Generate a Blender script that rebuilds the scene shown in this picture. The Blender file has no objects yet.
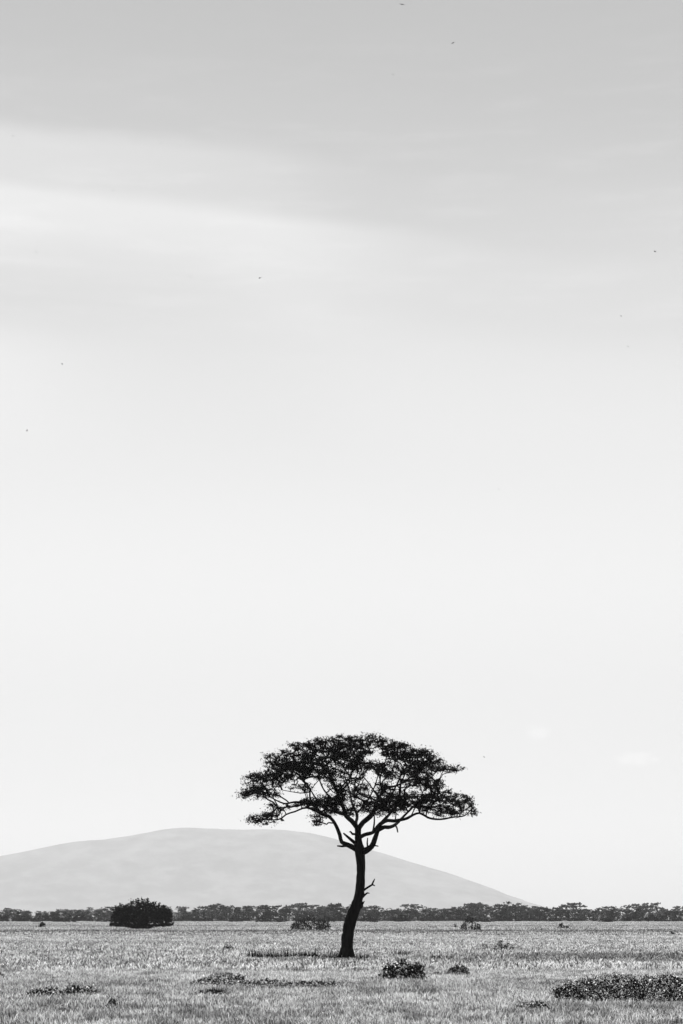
import bpy, math, random
import numpy as np
from mathutils import Vector

R = random.Random(11)
NR = np.random.default_rng(5)
S = bpy.context.scene
COL = S.collection
rad = math.radians

# ------------------------------------------------------------------ camera
F = 1911.0                       # focal length in pixels of a 683x1024 frame
PITCH = math.atan(405.0 / F)
CAMH = 2.0
cp, sp = math.cos(PITCH), math.sin(PITCH)
cam = bpy.data.cameras.new('camera')
cam.sensor_fit = 'VERTICAL'
cam.sensor_height = 36.0
cam.lens = 36.0 * F / 1024.0
cam.clip_start = 0.5
cam.clip_end = 80000
cob = bpy.data.objects.new('camera', cam)
COL.objects.link(cob)
cob.location = (0, 0, CAMH)
cob.rotation_euler = (math.pi / 2 + PITCH, 0, 0)
S.camera = cob

def ray(px, py):
    a, b = px - 341.5, 512.0 - py
    return (a, F * cp - b * sp, F * sp + b * cp)

def at(px, py, Y):
    r = ray(px, py); t = Y / r[1]
    return Vector((r[0] * t, Y, CAMH + r[2] * t))

def gnd(px, py):
    r = ray(px, py); t = -CAMH / r[2]
    return Vector((r[0] * t, r[1] * t, 0))

def azel(px, py):
    r = ray(px, py)
    return math.degrees(math.atan2(r[0], r[1])), math.degrees(math.atan2(r[2], math.hypot(r[0], r[1])))

# ------------------------------------------------------------------ helpers
def tag(o, label=None, cat=None, group=None, kind=None):
    if label: o['label'] = label
    if cat: o['category'] = cat
    if group: o['group'] = group
    if kind: o['kind'] = kind
    return o

def empty(name, loc, label, cat, group=None):
    o = bpy.data.objects.new(name, None)
    o.empty_display_size = 0.2
    COL.objects.link(o)
    o.location = loc
    return tag(o, label, cat, group)

def mesh(name, verts, faces, m, parent=None, smooth=False, link=True, tone=None):
    me = bpy.data.meshes.new(name)
    me.from_pydata(verts if isinstance(verts, list) else verts.tolist(), [],
                   faces if isinstance(faces, list) else faces.tolist())
    if m: me.materials.append(m)
    if tone is not None:
        at_ = me.attributes.new('tone', 'FLOAT', 'POINT')
        at_.data.foreach_set('value', np.asarray(tone, dtype=np.float32))
    if smooth:
        me.polygons.foreach_set('use_smooth', [True] * len(me.polygons))
    me.update()
    o = bpy.data.objects.new(name, me)
    if link: COL.objects.link(o)
    if parent: o.parent = parent
    return o

# ------------------------------------------------------------------ node helpers
class NT:
    def __init__(s, nt):
        s.nt = nt; s.n = nt.nodes; s.l = nt.links
        s.n.clear()
    def new(s, t, **k):
        nd = s.n.new(t)
        for a, b in k.items(): setattr(nd, a, b)
        return nd
    def put(s, sock, v):
        if isinstance(v, bpy.types.NodeSocket): s.l.new(v, sock)
        elif v is not None: sock.default_value = v
    def m(s, op, a, b=None, c=None, clamp=False):
        nd = s.new('ShaderNodeMath', operation=op); nd.use_clamp = clamp
        s.put(nd.inputs[0], a)
        if b is not None: s.put(nd.inputs[1], b)
        if c is not None: s.put(nd.inputs[2], c)
        return nd.outputs[0]
    def mr(s, v, a, b, c=0.0, d=1.0, kind='SMOOTHSTEP'):
        nd = s.new('ShaderNodeMapRange', interpolation_type=kind)
        for i, q in enumerate((v, a, b, c, d)): s.put(nd.inputs[i], q)
        return nd.outputs[0]
    def noise(s, vec, scale, detail=4, rough=0.55, dist=0.0):
        nd = s.new('ShaderNodeTexNoise')
        s.put(nd.inputs['Vector'], vec)
        nd.inputs['Scale'].default_value = scale; nd.inputs['Detail'].default_value = detail
        nd.inputs['Roughness'].default_value = rough; nd.inputs['Distortion'].default_value = dist
        return nd.outputs['Fac']
    def vmul(s, vec, v):
        nd = s.new('ShaderNodeVectorMath', operation='MULTIPLY')
        s.put(nd.inputs[0], vec); nd.inputs[1].default_value = v
        return nd.outputs[0]
    def comb(s, x=0.0, y=0.0, z=0.0):
        nd = s.new('ShaderNodeCombineXYZ')
        for i, q in enumerate((x, y, z)): s.put(nd.inputs[i], q)
        return nd.outputs[0]
    def sep(s, v):
        nd = s.new('ShaderNodeSeparateXYZ'); s.put(nd.inputs[0], v)
        return nd.outputs
    def attr(s, name, typ='GEOMETRY'):
        return s.new('ShaderNodeAttribute', attribute_name=name, attribute_type=typ).outputs['Fac']

def material(name):
    m = bpy.data.materials.new(name); m.use_nodes = True
    return m, NT(m.node_tree)

def finish(t, col, rough=0.9, trans=0.0, spec=0.3):
    p = t.new('ShaderNodeBsdfPrincipled')
    t.put(p.inputs['Base Color'], col)
    t.put(p.inputs['Roughness'], rough)
    p.inputs['Specular IOR Level'].default_value = spec
    out = t.new('ShaderNodeOutputMaterial')
    if trans > 0:
        tr = t.new('ShaderNodeBsdfTranslucent'); t.put(tr.inputs[0], col)
        mx = t.new('ShaderNodeMixShader'); mx.inputs[0].default_value = trans
        t.l.new(p.outputs[0], mx.inputs[1]); t.l.new(tr.outputs[0], mx.inputs[2])
        t.l.new(mx.outputs[0], out.inputs[0])
    else:
        t.l.new(p.outputs[0], out.inputs[0])
    return p

def gray(t, v):
    return t.comb(v, v, v)

def leaf_mat(name, lo, hi, rough=0.6, spec=0.2, pale=0.0, pale_v=0.4, vary=0.0):
    m, t = material(name)
    a = t.attr('tone')
    v = t.mr(a, 0, 1, lo, hi, 'LINEAR')
    if pale > 0:
        k = t.m('GREATER_THAN', a, 1 - pale)
        v = t.m('ADD', t.m('MULTIPLY', v, t.m('SUBTRACT', 1.0, k)), t.m('MULTIPLY', k, pale_v))
    if vary:
        v = t.m('MULTIPLY', v, t.mr(t.new('ShaderNodeObjectInfo').outputs['Random'], 0, 1, 1 - vary, 1 + vary, 'LINEAR'))
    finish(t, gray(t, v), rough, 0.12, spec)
    return m

def bark_mat(name, lo, hi):
    m, t = material(name)
    g = t.new('ShaderNodeTexCoord').outputs['Object']
    n = t.noise(t.vmul(g, (9, 9, 1.6)), 1.0, 6, 0.65)
    p = finish(t, gray(t, t.mr(n, .3, .7, lo, hi)), .95, 0, .1)
    b = t.new('ShaderNodeBump'); b.inputs['Strength'].default_value = .7; b.inputs['Distance'].default_value = .05
    t.l.new(n, b.inputs['Height']); t.l.new(b.outputs[0], p.inputs['Normal'])
    return m

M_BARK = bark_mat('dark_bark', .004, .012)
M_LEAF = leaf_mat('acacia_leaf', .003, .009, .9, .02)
M_BUSHLEAF = leaf_mat('dense_bush_leaf', .003, .010, .9, .02)
M_FARLEAF = leaf_mat('far_leaf', .003, .13, .9, .05, vary=.6)
M_FARBARK = bark_mat('far_bark', .02, .05)
M_HERB = leaf_mat('herb_leaf', .003, .013, .7, .04, .10, .9)
M_HERB2 = leaf_mat('dull_herb_leaf', .008, .04, .8, .05, .04, .35)
M_BIRD, _t = material('bird_feathers'); finish(_t, (.03, .03, .03, 1), .8)

# grass colour: world-position patches (dry straw, greener strips, painted tree-shadow band)
def grass_value(t):
    pos = t.new('ShaderNodeNewGeometry').outputs['Position']
    x, y, z = t.sep(pos)
    big = t.noise(t.vmul(pos, (.035, .10, 0)), 1.0, 3, .6)
    mid = t.noise(t.vmul(pos, (.25, .5, 0)), 1.0, 4, .65)
    far = t.noise(t.vmul(pos, (.006, .02, 0)), 1.0, 3, .6)
    v = t.mr(big, .36, .62, .72, 1.06)
    v = t.m('MULTIPLY', v, t.mr(mid, .34, .6, .55, 1.12))
    sm = t.noise(t.vmul(pos, (1.1, 1.1, 0)), 1.0, 3, .6)
    v = t.m('MULTIPLY', v, t.mr(sm, .36, .60, .50, 1.45))
    sp_ = t.noise(t.vmul(pos, (.40, .85, 0)), 1.0, 3, .55)
    v = t.m('MULTIPLY', v, t.mr(sp_, .57, .67, 1.0, .30))
    v = t.m('MULTIPLY', v, t.mr(far, .35, .6, .84, 1.05))
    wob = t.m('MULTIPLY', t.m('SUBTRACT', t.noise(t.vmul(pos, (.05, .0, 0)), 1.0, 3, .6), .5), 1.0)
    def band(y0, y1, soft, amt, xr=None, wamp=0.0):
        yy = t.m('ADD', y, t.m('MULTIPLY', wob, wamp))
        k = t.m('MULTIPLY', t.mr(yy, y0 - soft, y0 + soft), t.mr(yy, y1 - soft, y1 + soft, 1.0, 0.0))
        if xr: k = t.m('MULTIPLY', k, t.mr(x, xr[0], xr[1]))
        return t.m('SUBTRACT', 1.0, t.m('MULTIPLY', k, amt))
    v = t.m('MULTIPLY', v, band(gnd(300, 963).y, gnd(300, 955.5).y, 2.5, .62, (3.0, 9.0), 7))      # strip of greener grass right of the tree
    v = t.m('MULTIPLY', v, band(255, 300, 12, .5, None, 40))         # tree shadows before the far wood, painted as a dark strip
    v = t.m('MULTIPLY', v, band(395, 470, 20, .25, None, 60))
    v = t.m('MULTIPLY', v, band(140, 158, 6, .15, None, 20))
    v = t.m('MULTIPLY', v, band(20, 46, 5, .20, None, 9))
    return v

M_GRASS, t = material('dry_grass')
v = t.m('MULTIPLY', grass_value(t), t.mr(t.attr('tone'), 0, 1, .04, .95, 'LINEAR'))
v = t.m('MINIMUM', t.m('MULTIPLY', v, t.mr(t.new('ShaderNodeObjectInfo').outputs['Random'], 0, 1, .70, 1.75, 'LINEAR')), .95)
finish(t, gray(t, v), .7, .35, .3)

M_GROUND, t = material('dry_ground')
pos = t.new('ShaderNodeNewGeometry').outputs['Position']
g1 = t.noise(t.vmul(pos, (1.2, 1.2, 0)), 1.0, 8, .7)
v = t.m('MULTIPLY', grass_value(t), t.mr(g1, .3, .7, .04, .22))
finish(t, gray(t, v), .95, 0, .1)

M_HILL, t = material('hill_slope')
pos = t.new('ShaderNodeNewGeometry').outputs['Position']
n1 = t.noise(t.vmul(pos, (.006, .003, .012)), 1.0, 8, .68, .2)
finish(t, gray(t, t.mr(n1, .35, .68, .19, .255)), .95, 0, .1)

# ------------------------------------------------------------------ ground
gx = np.concatenate([np.linspace(-19500, -600, 14), np.linspace(-500, 500, 41), np.linspace(600, 19500, 14)])
gy = np.concatenate([np.linspace(-4500, -100, 8), np.linspace(0, 1100, 56), np.linspace(1300, 24500, 20)])
gv = [(float(a), float(b), 0.0) for b in gy for a in gx]
nx = len(gx)
gf = [(j * nx + i, j * nx + i + 1, (j + 1) * nx + i + 1, (j + 1) * nx + i) for j in range(len(gy) - 1) for i in range(nx - 1)]
tag(mesh('ground', gv, gf, M_GROUND), 'flat savanna plain under dry grass reaching to the hill', kind='structure')

# ------------------------------------------------------------------ hill
HY = 12500.0
prof = [(-700, 918), (-500, 905), (-300, 888), (-150, 872), (-60, 862), (0, 856), (30, 850), (69, 842), (91, 840), (115, 838), (137, 834.5), (164, 829),
        (183, 827), (213, 828.5), (244, 829.5), (275, 829), (300, 831), (325, 836), (350, 842.5), (376, 851), (412, 862), (445, 872),
        (470, 880), (490, 887.5), (514, 897.5), (530, 903), (541, 907), (560, 912), (600, 915), (660, 917), (720, 918)]
px_ = np.array([at(a, b, HY).x for a, b in prof]); pz_ = np.array([at(a, b, HY).z for a, b in prof])
pz_ = np.maximum(pz_ - 1, -4)
def vnoise(x, y, seed):
    def h(i, j):
        s_ = np.sin(i * 127.1 + j * 311.7 + seed * 74.7) * 43758.5453
        return s_ - np.floor(s_)
    i, j = np.floor(x), np.floor(y); u, w = x - i, y - j
    u = u * u * (3 - 2 * u); w = w * w * (3 - 2 * w)
    return (h(i, j) * (1 - u) + h(i + 1, j) * u) * (1 - w) + (h(i, j + 1) * (1 - u) + h(i + 1, j + 1) * u) * w
def fbm(x, y, seed, o=5):
    r = 0; a = .5
    for k in range(o):
        r = r + a * vnoise(x * 2 ** k, y * 2 ** k, seed + k); a *= .5
    return r
hx = np.linspace(px_[0], px_[-1], 420); hy = np.linspace(HY - 2100, HY + 3200, 130)
X, Y = np.meshgrid(hx, hy)
ridge = np.interp(X, px_, pz_)
kern = np.exp(-(np.arange(-6, 7) / 3.0) ** 2); kern /= kern.sum()
rz = np.convolve(np.pad(ridge[0], 6, mode='edge'), kern, 'valid'); ridge = np.repeat(rz[None, :], len(hy), 0)
tt = (Y - HY); c = np.where(tt < 0, 1 - np.clip(-tt / 2100, 0, 1), 1 - np.clip(tt / 3200, 0, 1))
c = c * c * (3 - 2 * c) * .55 + c * .45
nz = fbm(X / 420, Y / 420, 3) - .5
Z = ridge * c * (1 + .26 * nz * (1 - np.abs(2 * c - 1))) + (fbm(X / 90, Y / 90, 9) - .5) * 20 * np.clip(ridge / 100, 0, 1) * (1 - .6 * (np.abs(tt) < 60)) - 3 * (c <= .001)
hv = np.stack([X.ravel(), Y.ravel(), Z.ravel()], 1)
n = len(hx)
jj, ii = np.meshgrid(np.arange(len(hy) - 1), np.arange(n - 1), indexing='ij')
b0 = (jj * n + ii).ravel()
hf = np.stack([b0, b0 + 1, b0 + n + 1, b0 + n], 1)
tag(mesh('hill', hv, hf, M_HILL, smooth=True), 'broad pale hill fading in the haze behind the far treeline', kind='structure')

# ------------------------------------------------------------------ leaf cloud
def leaves(centres, radii, n_each, size, flat=0.6, asp=.6, seed=0, stretch=1.0):
    """small leaf quads scattered in little balls round the given twig ends"""
    r = np.random.default_rng(seed)
    C = np.repeat(np.asarray(centres, float), n_each, 0); RR = np.repeat(np.asarray(radii, float), n_each)
    N = len(C)
    d = r.normal(size=(N, 3)); d /= np.linalg.norm(d, axis=1)[:, None]
    d *= (r.random(N) ** .5)[:, None]
    P = d * RR[:, None] * np.array([1, 1, flat])
    ax = r.normal(size=(len(centres), 3)) * np.array([1, 1, .55]); ax /= np.linalg.norm(ax, axis=1)[:, None]
    AX = np.repeat(ax, n_each, 0); dt = (P * AX).sum(1)[:, None]
    P = C + P * .72 + AX * dt * stretch
    a = r.normal(size=(N, 3)); a /= np.linalg.norm(a, axis=1)[:, None]
    b = np.cross(a, r.normal(size=(N, 3))); b /= np.linalg.norm(b, axis=1)[:, None]
    s_ = size * (.45 + 1.1 * r.random(N) ** 1.3)
    a = a * s_[:, None] * .5; b = b * (s_ * asp)[:, None] * .5
    V = np.stack([P - a, P + b * .9 - a * .1, P + a, P - b + a * .15], 1).reshape(-1, 3)
    Fc = np.arange(N * 4).reshape(N, 4)
    T = np.repeat(r.random(N), 4)
    return V, Fc, T

def tube(pts, rs, sides, V, Fc, rough=0.0, rnd=R, cap=True):
    pts = [Vector(p) for p in pts]
    base = len(V); n_ = len(pts)
    ref = Vector((0.13, 1, 0.07)).normalized()
    for i, p in enumerate(pts):
        d = (pts[min(i + 1, n_ - 1)] - pts[max(i - 1, 0)]).normalized()
        u = d.cross(ref)
        if u.length < .1: u = d.cross(Vector((1, 0, 0)))
        u.normalize(); w = d.cross(u)
        for k in range(sides):
            a = 2 * math.pi * k / sides
            q = rs[i] * (1 + rnd.uniform(-rough, rough))
            V.append(tuple(p + u * math.cos(a) * q + w * math.sin(a) * q))
    for i in range(n_ - 1):
        for k in range(sides):
            k2 = (k + 1) % sides
            Fc.append((base + i * sides + k, base + i * sides + k2, base + (i + 1) * sides + k2, base + (i + 1) * sides + k))
    if cap:
        Fc.append(tuple(base + (n_ - 1) * sides + k for k in range(sides)))
        Fc.append(tuple(base + k for k in reversed(range(sides))))

def smooth_path(pts, rs, step):
    """Catmull-Rom through the points"""
    out, ro = [], []
    P = [pts[0]] + list(pts) + [pts[-1]]
    for i in range(len(pts) - 1):
        p0, p1, p2, p3 = P[i], P[i + 1], P[i + 2], P[i + 3]
        k = max(1, int((p2 - p1).length / step))
        for j in range(k):
            s_ = j / k
            out.append(.5 * ((2 * p1) + (p2 - p0) * s_ + (2 * p0 - 5 * p1 + 4 * p2 - p3) * s_ ** 2 + (3 * p1 - p0 - 3 * p2 + p3) * s_ ** 3))
            ro.append(rs[i] * (1 - s_) + rs[i + 1] * s_)
    out.append(pts[-1]); ro.append(rs[-1])
    return out, ro

# ------------------------------------------------------------------ the umbrella tree
TB = gnd(346.5, 959.6)
TD = TB.y
PXM = (at(361, 800, TD) - at(360, 800, TD)).length
tree = empty('umbrella_tree', TB, 'tall lone umbrella acacia with crooked dark trunk and wide flat crown standing in dry grass', 'tree')
def loc(px, py, dy=0.0):
    return at(px, py, TD + dy) - TB
def path(lst):
    """(px, py, depth, radius px)"""
    pts = [loc(a, b, d) for a, b, d, r in lst]; rs = [r * PXM for a, b, d, r in lst]
    return smooth_path(pts, rs, .16)

trunk_l = [(346.2, 963.5, 0, 7.2), (346.3, 958.5, 0, 6.5), (346.6, 950, 0, 5.9), (347.2, 942, .02, 5.9), (348.2, 934, .03, 5.5), (349.2, 926, .03, 5.9), (351.6, 917, 0, 5.7),
           (355.6, 907, -.05, 5.3), (358.6, 897, -.05, 4.7), (360.2, 886, 0, 4.4), (360.8, 873, .02, 4.2), (360.8, 862, .02, 4.3), (360, 854, 0, 4.9), (359.2, 848, 0, 4.9),
           (358.5, 841, 0, 3.6), (358, 834, 0, 3.1), (358, 827, 0, 3.2)]
V, Fc = [], []
p, r = path(trunk_l)
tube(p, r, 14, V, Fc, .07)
# root flare
for k in range(6):
    a = k * 1.05 + .3
    q = Vector((math.cos(a), math.sin(a), 0))
    tube([q * .12 + Vector((0, 0, .5)), q * .25 + Vector((0, 0, .2)), q * .42 + Vector((0, 0, -.03))], [.2, .16, .07], 7, V, Fc, .1)
# burl and knots
for (a, b, rr) in ((345.0, 926, 1.9), (342.6, 938, 1.5), (363.0, 893, 1.6), (361.5, 904, 1.6)):
    c0 = loc(a, b, -.1)
    tube([c0 + Vector((0, 0, -.22)), c0 + Vector((0, 0, -.1)), c0 + Vector((0, 0, .08)), c0 + Vector((0, 0, .22))], [.02, rr * PXM, rr * PXM * .9, .02], 8, V, Fc, .15)
tk = mesh('trunk', V, Fc, M_BARK, tree, smooth=True)

limbs = []   # (name, [paths])
limbs.append(('limb', [  # low left limb sweeping far out
    [(356, 849, 0, 3), (348, 845, -.1, 2.3), (341.7, 842, -.3, 2.0), (339.9, 835, -.5, 1.8), (337.6, 829, -.6, 1.7), (333, 820.5, -.8, 1.7), (329, 816.5, -.9, 1.8), (322, 814, -1.0, 1.7), (314.2, 805.5, -1.1, 1.5), (310, 803, -1.2, 1.3), (295, 802, -1.3, 1.0), (284, 803.5, -1.2, .8), (270, 797, -1.0, .5)],
    [(321, 813.5, -1.0, 1.2), (306.6, 807.8, -1.4, 1.0), (295, 811.5, -1.6, .8), (286, 814.5, -1.7, .8), (280, 819, -1.6, .7), (268, 820, -1.5, .4)],
    [(310.4, 803, -1.2, 1.0), (309.8, 795, -1.0, .9), (309.5, 788, -.8, .8), (302.8, 780, -.6, .6), (293, 774.5, -.5, .4)],
    [(310, 792, -1, .6), (302, 793, -1.2, .5), (295, 792.3, -1.4, .4), (282, 790, -1.5, .35)]]))
limbs.append(('limb', [  # left leader
    [(358, 829, 0, 2.8), (354.2, 824, .1, 2.4), (351.6, 821, .2, 2.4), (346, 815.5, .4, 2.2), (342.8, 806, .5, 1.9), (337, 791.6, .7, 1.6), (331.4, 780, .8, 1.3), (328.5, 769, .9, 1.0), (325, 758, 1.0, .6)],
    [(345.5, 815, .4, 1.7), (336, 812, 1.2, 1.5), (325, 808, 2.2, 1.1), (315, 797, 3.0, .8), (308, 785, 3.4, .5)],
    [(337, 791.6, .7, 1.0), (345, 783, .3, .8), (352, 774, -.2, .6), (350, 758, -.4, .4)],
    [(342, 803, .5, 1.1), (334, 800, -1.2, 1.0), (324, 790, -2.6, .8), (318, 776, -3.4, .5)]]))
limbs.append(('limb', [  # right leader
    [(358, 829, 0, 2.8), (363.3, 822.2, 0, 2.5), (370.3, 816.4, .1, 2.3), (375, 809, .1, 2.0), (377, 800.8, 0, 1.6), (382, 793, -.2, 1.4), (387, 788, -.4, 1.2), (397, 785.5, -.7, 1.0), (408, 779, -1.0, .7), (420, 768, -1.2, .5)],
    [(372, 813.5, .1, 1.6), (380, 806, 1.2, 1.4), (390, 796, 2.4, 1.0), (398, 782, 3.2, .8), (404, 766, 3.7, .5)],
    [(376.5, 801, 0, 1.1), (370.5, 797.8, .2, .9), (364, 796.5, .4, .8), (357, 791, .6, .7), (354, 786, .8, .5), (358, 772, .9, .4)],
    [(383, 792, -.2, .9), (380, 780, -.6, .8), (384, 766, -.9, .6), (388, 752, -1.0, .4)]]))
limbs.append(('limb', [  # far right limb
    [(361, 853, 0, 3.4), (366, 850.6, -.1, 3.3), (371.5, 846.5, -.2, 2.8), (375, 838.6, -.3, 2.4), (377.6, 831, -.4, 2.2), (381, 824, -.5, 1.8), (388, 820.5, -.6, 1.7), (394, 821, -.7, 1.6), (407.4, 818.3, -.8, 1.4), (413, 815, -.8, 1.2), (419.7, 813, -.8, 1.1), (427.9, 817.6, -.8, 1.1), (436, 819.3, -.8, 1.0), (445, 818.8, -.7, .9), (452.5, 817.2, -.6, .8), (464.8, 815.6, -.4, .6), (472, 808, -.3, .4)],
    [(378, 830.5, -.4, 1.8), (383.2, 827.4, -.3, 2.0), (390.2, 827, .3, 1.8), (396, 824, .9, 1.5), (404, 816, 1.8, 1.2), (414, 806, 2.7, .9), (424, 796, 3.2, .6)],
    [(395, 824.5, .9, .9), (397, 828, .9, .8), (397.8, 832.4, .9, .6)],
    [(426, 816.8, -.8, .7), (427.5, 808, -1.1, .7), (432, 800, -1.3, .5), (440, 792, -1.4, .4)],
    [(411, 816, -.8, .6), (415, 808, -1.4, .6), (419, 799, -2.2, .5), (424, 790, -2.7, .4)]]))
limbs.append(('limb', [  # inner limb crossing to the right, carrying the front of the crown
    [(358.5, 838.5, 0, 2.0), (362, 836, -.3, 2.0), (366, 834.3, -.6, 1.9), (372.7, 832.5, -1.0, 1.7), (378, 826, -1.5, 1.6), (386, 818, -2.0, 1.4), (394, 808, -2.6, 1.2), (399, 798, -3.0, 1.1), (400, 787, -3.3, .9), (404, 776, -3.6, .6)],
    [(372.7, 832, -1.0, .9), (374.2, 824, -.9, .8), (374, 815, -.7, .6), (371, 807, -.5, .3)],
    [(390, 812, -2.2, .9), (380, 800, -3.2, .8), (370, 785, -4.0, .6), (362, 775, -4.4, .4)]]))
limbs.append(('limb', [  # limb at the back of the crown
    [(358.2, 832, .1, 2.0), (356, 824, .9, 1.7), (357, 815, 1.8, 1.5), (352, 803, 2.8, 1.1), (349, 789, 3.6, .8), (344, 775, 4.0, .5)],
    [(356, 814, 1.9, 1.1), (366, 803, 3.0, .9), (374, 788, 4.0, .7), (379, 772, 4.3, .4)]]))
stubs = [
    [(347, 845.6, -.1, 1.2), (342, 846.4, -.25, 1.1), (337.3, 845.9, -.35, .7)],
    [(356, 844, 0, 1.8), (350.5, 839.2, -.3, 1.5), (346.5, 835.8, -.4, 1.2), (343.4, 833.2, -.5, .7)],
    [(357.5, 834.5, 0, 1.3), (352.5, 834, -.2, 1.2), (350.3, 831.5, -.2, .8), (349.2, 832, -.2, .5)],
    [(367.8, 849.5, -.1, 1.0), (367.2, 843, -.1, .8), (367.6, 837.8, -.1, .5)],
    [(371, 847, -.2, .9), (375, 845.6, -.3, .8), (378.3, 846.2, -.4, .5)],
    [(362, 891.5, 0, 1.3), (366, 888.6, -.1, 1.1), (370, 886, -.2, 1.0), (372.6, 884.5, -.2, .9), (375, 885.8, -.2, .5)],
    [(371.8, 885.2, -.2, .9), (373.4, 881.5, -.2, .8), (374.8, 878.8, -.2, .45)],
    [(362, 897.5, 0, 1.3), (365, 894.8, .1, 1.0), (367.3, 893, .1, .8), (369.6, 893.2, .1, .4)],
    [(359.5, 906, -.1, 1.2), (363, 903.5, -.2, .9), (364.4, 901, -.2, .5)]]
for st in stubs:
    V, Fc = [], []
    p, r = path(st); tube(p, r, 7, V, Fc, .1)
    mesh('dead_stub', V, Fc, M_BARK, tree, smooth=True)

nodes = []      # position, limb id, index of parent, radius at node (skeleton)
LV = [([], []) for _ in limbs]
for li, (nm, ps) in enumerate(limbs):
    for q in ps:
        p, r = path(q)
        tube(p, r, 8, LV[li][0], LV[li][1], .10)
        rt = p[0]
        for a, b in list(zip(p, r))[len(p) // 4:]:
            nodes.append([a, li, b])

# foliage pads, in pixels of the crown seen from the camera: cx, cy, half width, half height, density
pads = [(260, 793, 21, 5.5, 1.1), (246, 794, 8, 3.5, .6), (262, 777, 17, 6, 1), (278, 783, 12, 5, .7), (279, 760, 17, 6.5, 1), (268, 765, 9, 5, .5), (266, 819, 17, 6, .75), (252, 820, 6, 4, .6), (280, 807, 12, 4, .55),
        (300, 751, 18, 8, 1.1), (292, 772, 20, 8, 1.1), (312, 764, 20, 9, 1.1), (325, 745, 20, 7.5, 1.2), (348, 742, 18, 6.5, 1.1), (345, 760, 18, 8, 1), (330, 775, 15, 7, 1),
        (300, 788, 10, 4, .4), (325, 806, 15, 9, 1.0), (335, 800, 10, 7, .6), (362, 806, 12, 6, .35), (350, 790, 12, 8, .3), (370, 790, 10, 7, .3), (342, 797, 9, 7, .55), (318, 819, 5, 6, .25), (372, 741, 13, 6, 1), (362, 765, 11, 6, .8), (354, 776, 10, 6, .6), (386, 745, 10, 6, .8), (376, 765, 9, 5, .7),
        (398, 752, 16, 9, 1.25), (390, 770, 15, 8, 1), (418, 757, 16, 8, 1.2), (418, 771, 16, 8, 1.1), (436, 765, 13, 6, 1), (452, 769, 9, 3.6, .5),
        (392, 801, 15, 12, .85), (408, 799, 11, 11, .7), (384, 786, 8, 5, .4), (412, 783, 13, 5, .8), (430, 783, 14, 7, .9), (444, 795, 14, 8, .85), (425, 800, 14, 8, .75), (462, 801, 10, 8, .95), (458, 768, 6, 3.5, .5), (395, 805, 14, 8, .7), (380, 810, 8, 6, .4), (320, 800, 12, 6, .4), (338, 786, 12, 6, .5), (290, 765, 14, 5, .6), (255, 785, 12, 4, .7), (348, 750, 16, 7, .7), (366, 752, 9, 5, .6), (474, 808, 5, 7.5, .6),
        (438, 808, 12, 4, .6), (456, 811, 10, 4.5, .6), (445, 813, 12, 3, .4), (425, 809, 8, 4, .35), (358, 793, 6, 6, .3), (368, 806, 6, 7, .3), (350, 812, 5, 5, .2), (335, 752, 10, 5, .6), (304, 803, 9, 4, .5)]
gaps = [(376, 752, 5.5, 4.0), (372, 790, 7, 9), (411, 791, 6, 2.6), (349, 795, 5, 6), (355, 812, 5, 7), (255, 805, 10, 4.2), (272, 771, 5, 2), (441, 778, 8, 1.8), (300, 797, 7, 3), (386, 764, 4, 2.4), (352, 755, 4, 1.6), (319, 787, 6, 4), (455, 778, 8, 2.5), (428, 791, 4, 2), (330, 760, 4, 1.8)]
def umb_r(cy):
    return float(np.interp(cy, [735, 745, 760, 780, 800, 825], [10, 62, 92, 112, 120, 108]))
subs = []
for (cx, cy, rx, ry, dn) in pads:
    Rr = umb_r(cy); dx = cx - 360
    dep = math.sqrt(max(0.0, Rr * Rr - dx * dx)) * PXM
    cop = [0.0, dep * .85, -dep * .85] if dep > 1.2 else [0.0, dep * .5]
    if dep > 3: cop += [dep * .45, -dep * .45]
    area = rx * ry
    per = max(3, int(area * dn * .27 / (len(cop) ** .55)))
    for cd in cop:
        for _ in range(per):
            for _try in range(20):
                a = R.uniform(0, 2 * math.pi); q = math.sqrt(R.random())
                x, y = cx + rx * q * math.cos(a), cy + ry * q * math.sin(a)
                if all(((x - g[0]) / g[2]) ** 2 + ((y - g[1]) / g[3]) ** 2 > .45 for g in gaps): break
            dy = cd + R.uniform(-1, 1) * min(1.6, rx * PXM * .9)
            rim = math.sqrt(max(0.04, 1 - ((x - 360) / 124) ** 2)) * 6.3
            dy = max(-rim, min(rim, dy))
            subs.append(loc(x, y, dy))
# twigs: join every leaf cluster to the nearest wood already grown
NP = np.array([tuple(a[0]) for a in nodes]); NL = [a[1] for a in nodes]
SP = np.array([tuple(s_) for s_ in subs])
d0 = np.min(np.linalg.norm(SP[:, None, :] - NP[None, :, :], axis=2), axis=1)
order = np.argsort(d0)
cap_n = len(NP) + 4 * len(SP) + 8
A = np.zeros((cap_n, 3)); A[:len(NP)] = NP; cnt = len(NP)
lid = NL[:]
par = [-1] * cnt; edges = []
for oi in order:
    s_ = SP[oi]
    D = A[:cnt] - s_
    dist = np.linalg.norm(D, axis=1) + .5 * np.maximum(0, A[:cnt, 2] - s_[2])
    b = int(np.argmin(dist)); pb = A[b].copy()
    L = np.linalg.norm(s_ - pb)
    k = 1 if L < .35 else (2 if L < .8 else 3)
    prev = b
    for j in range(1, k + 1):
        f = j / k
        q = pb + (s_ - pb) * f
        if j < k: q = q + np.array([R.gauss(0, .12), R.gauss(0, .12), R.gauss(0, .10)]) * L * .8
        A[cnt] = q; par.append(prev); lid.append(lid[b]); edges.append(cnt); prev = cnt; cnt += 1
desc = [0] * cnt
for i in range(cnt - 1, len(NP) - 1, -1):
    desc[i] += 1
    if par[i] >= 0: desc[par[i]] += desc[i]
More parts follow.
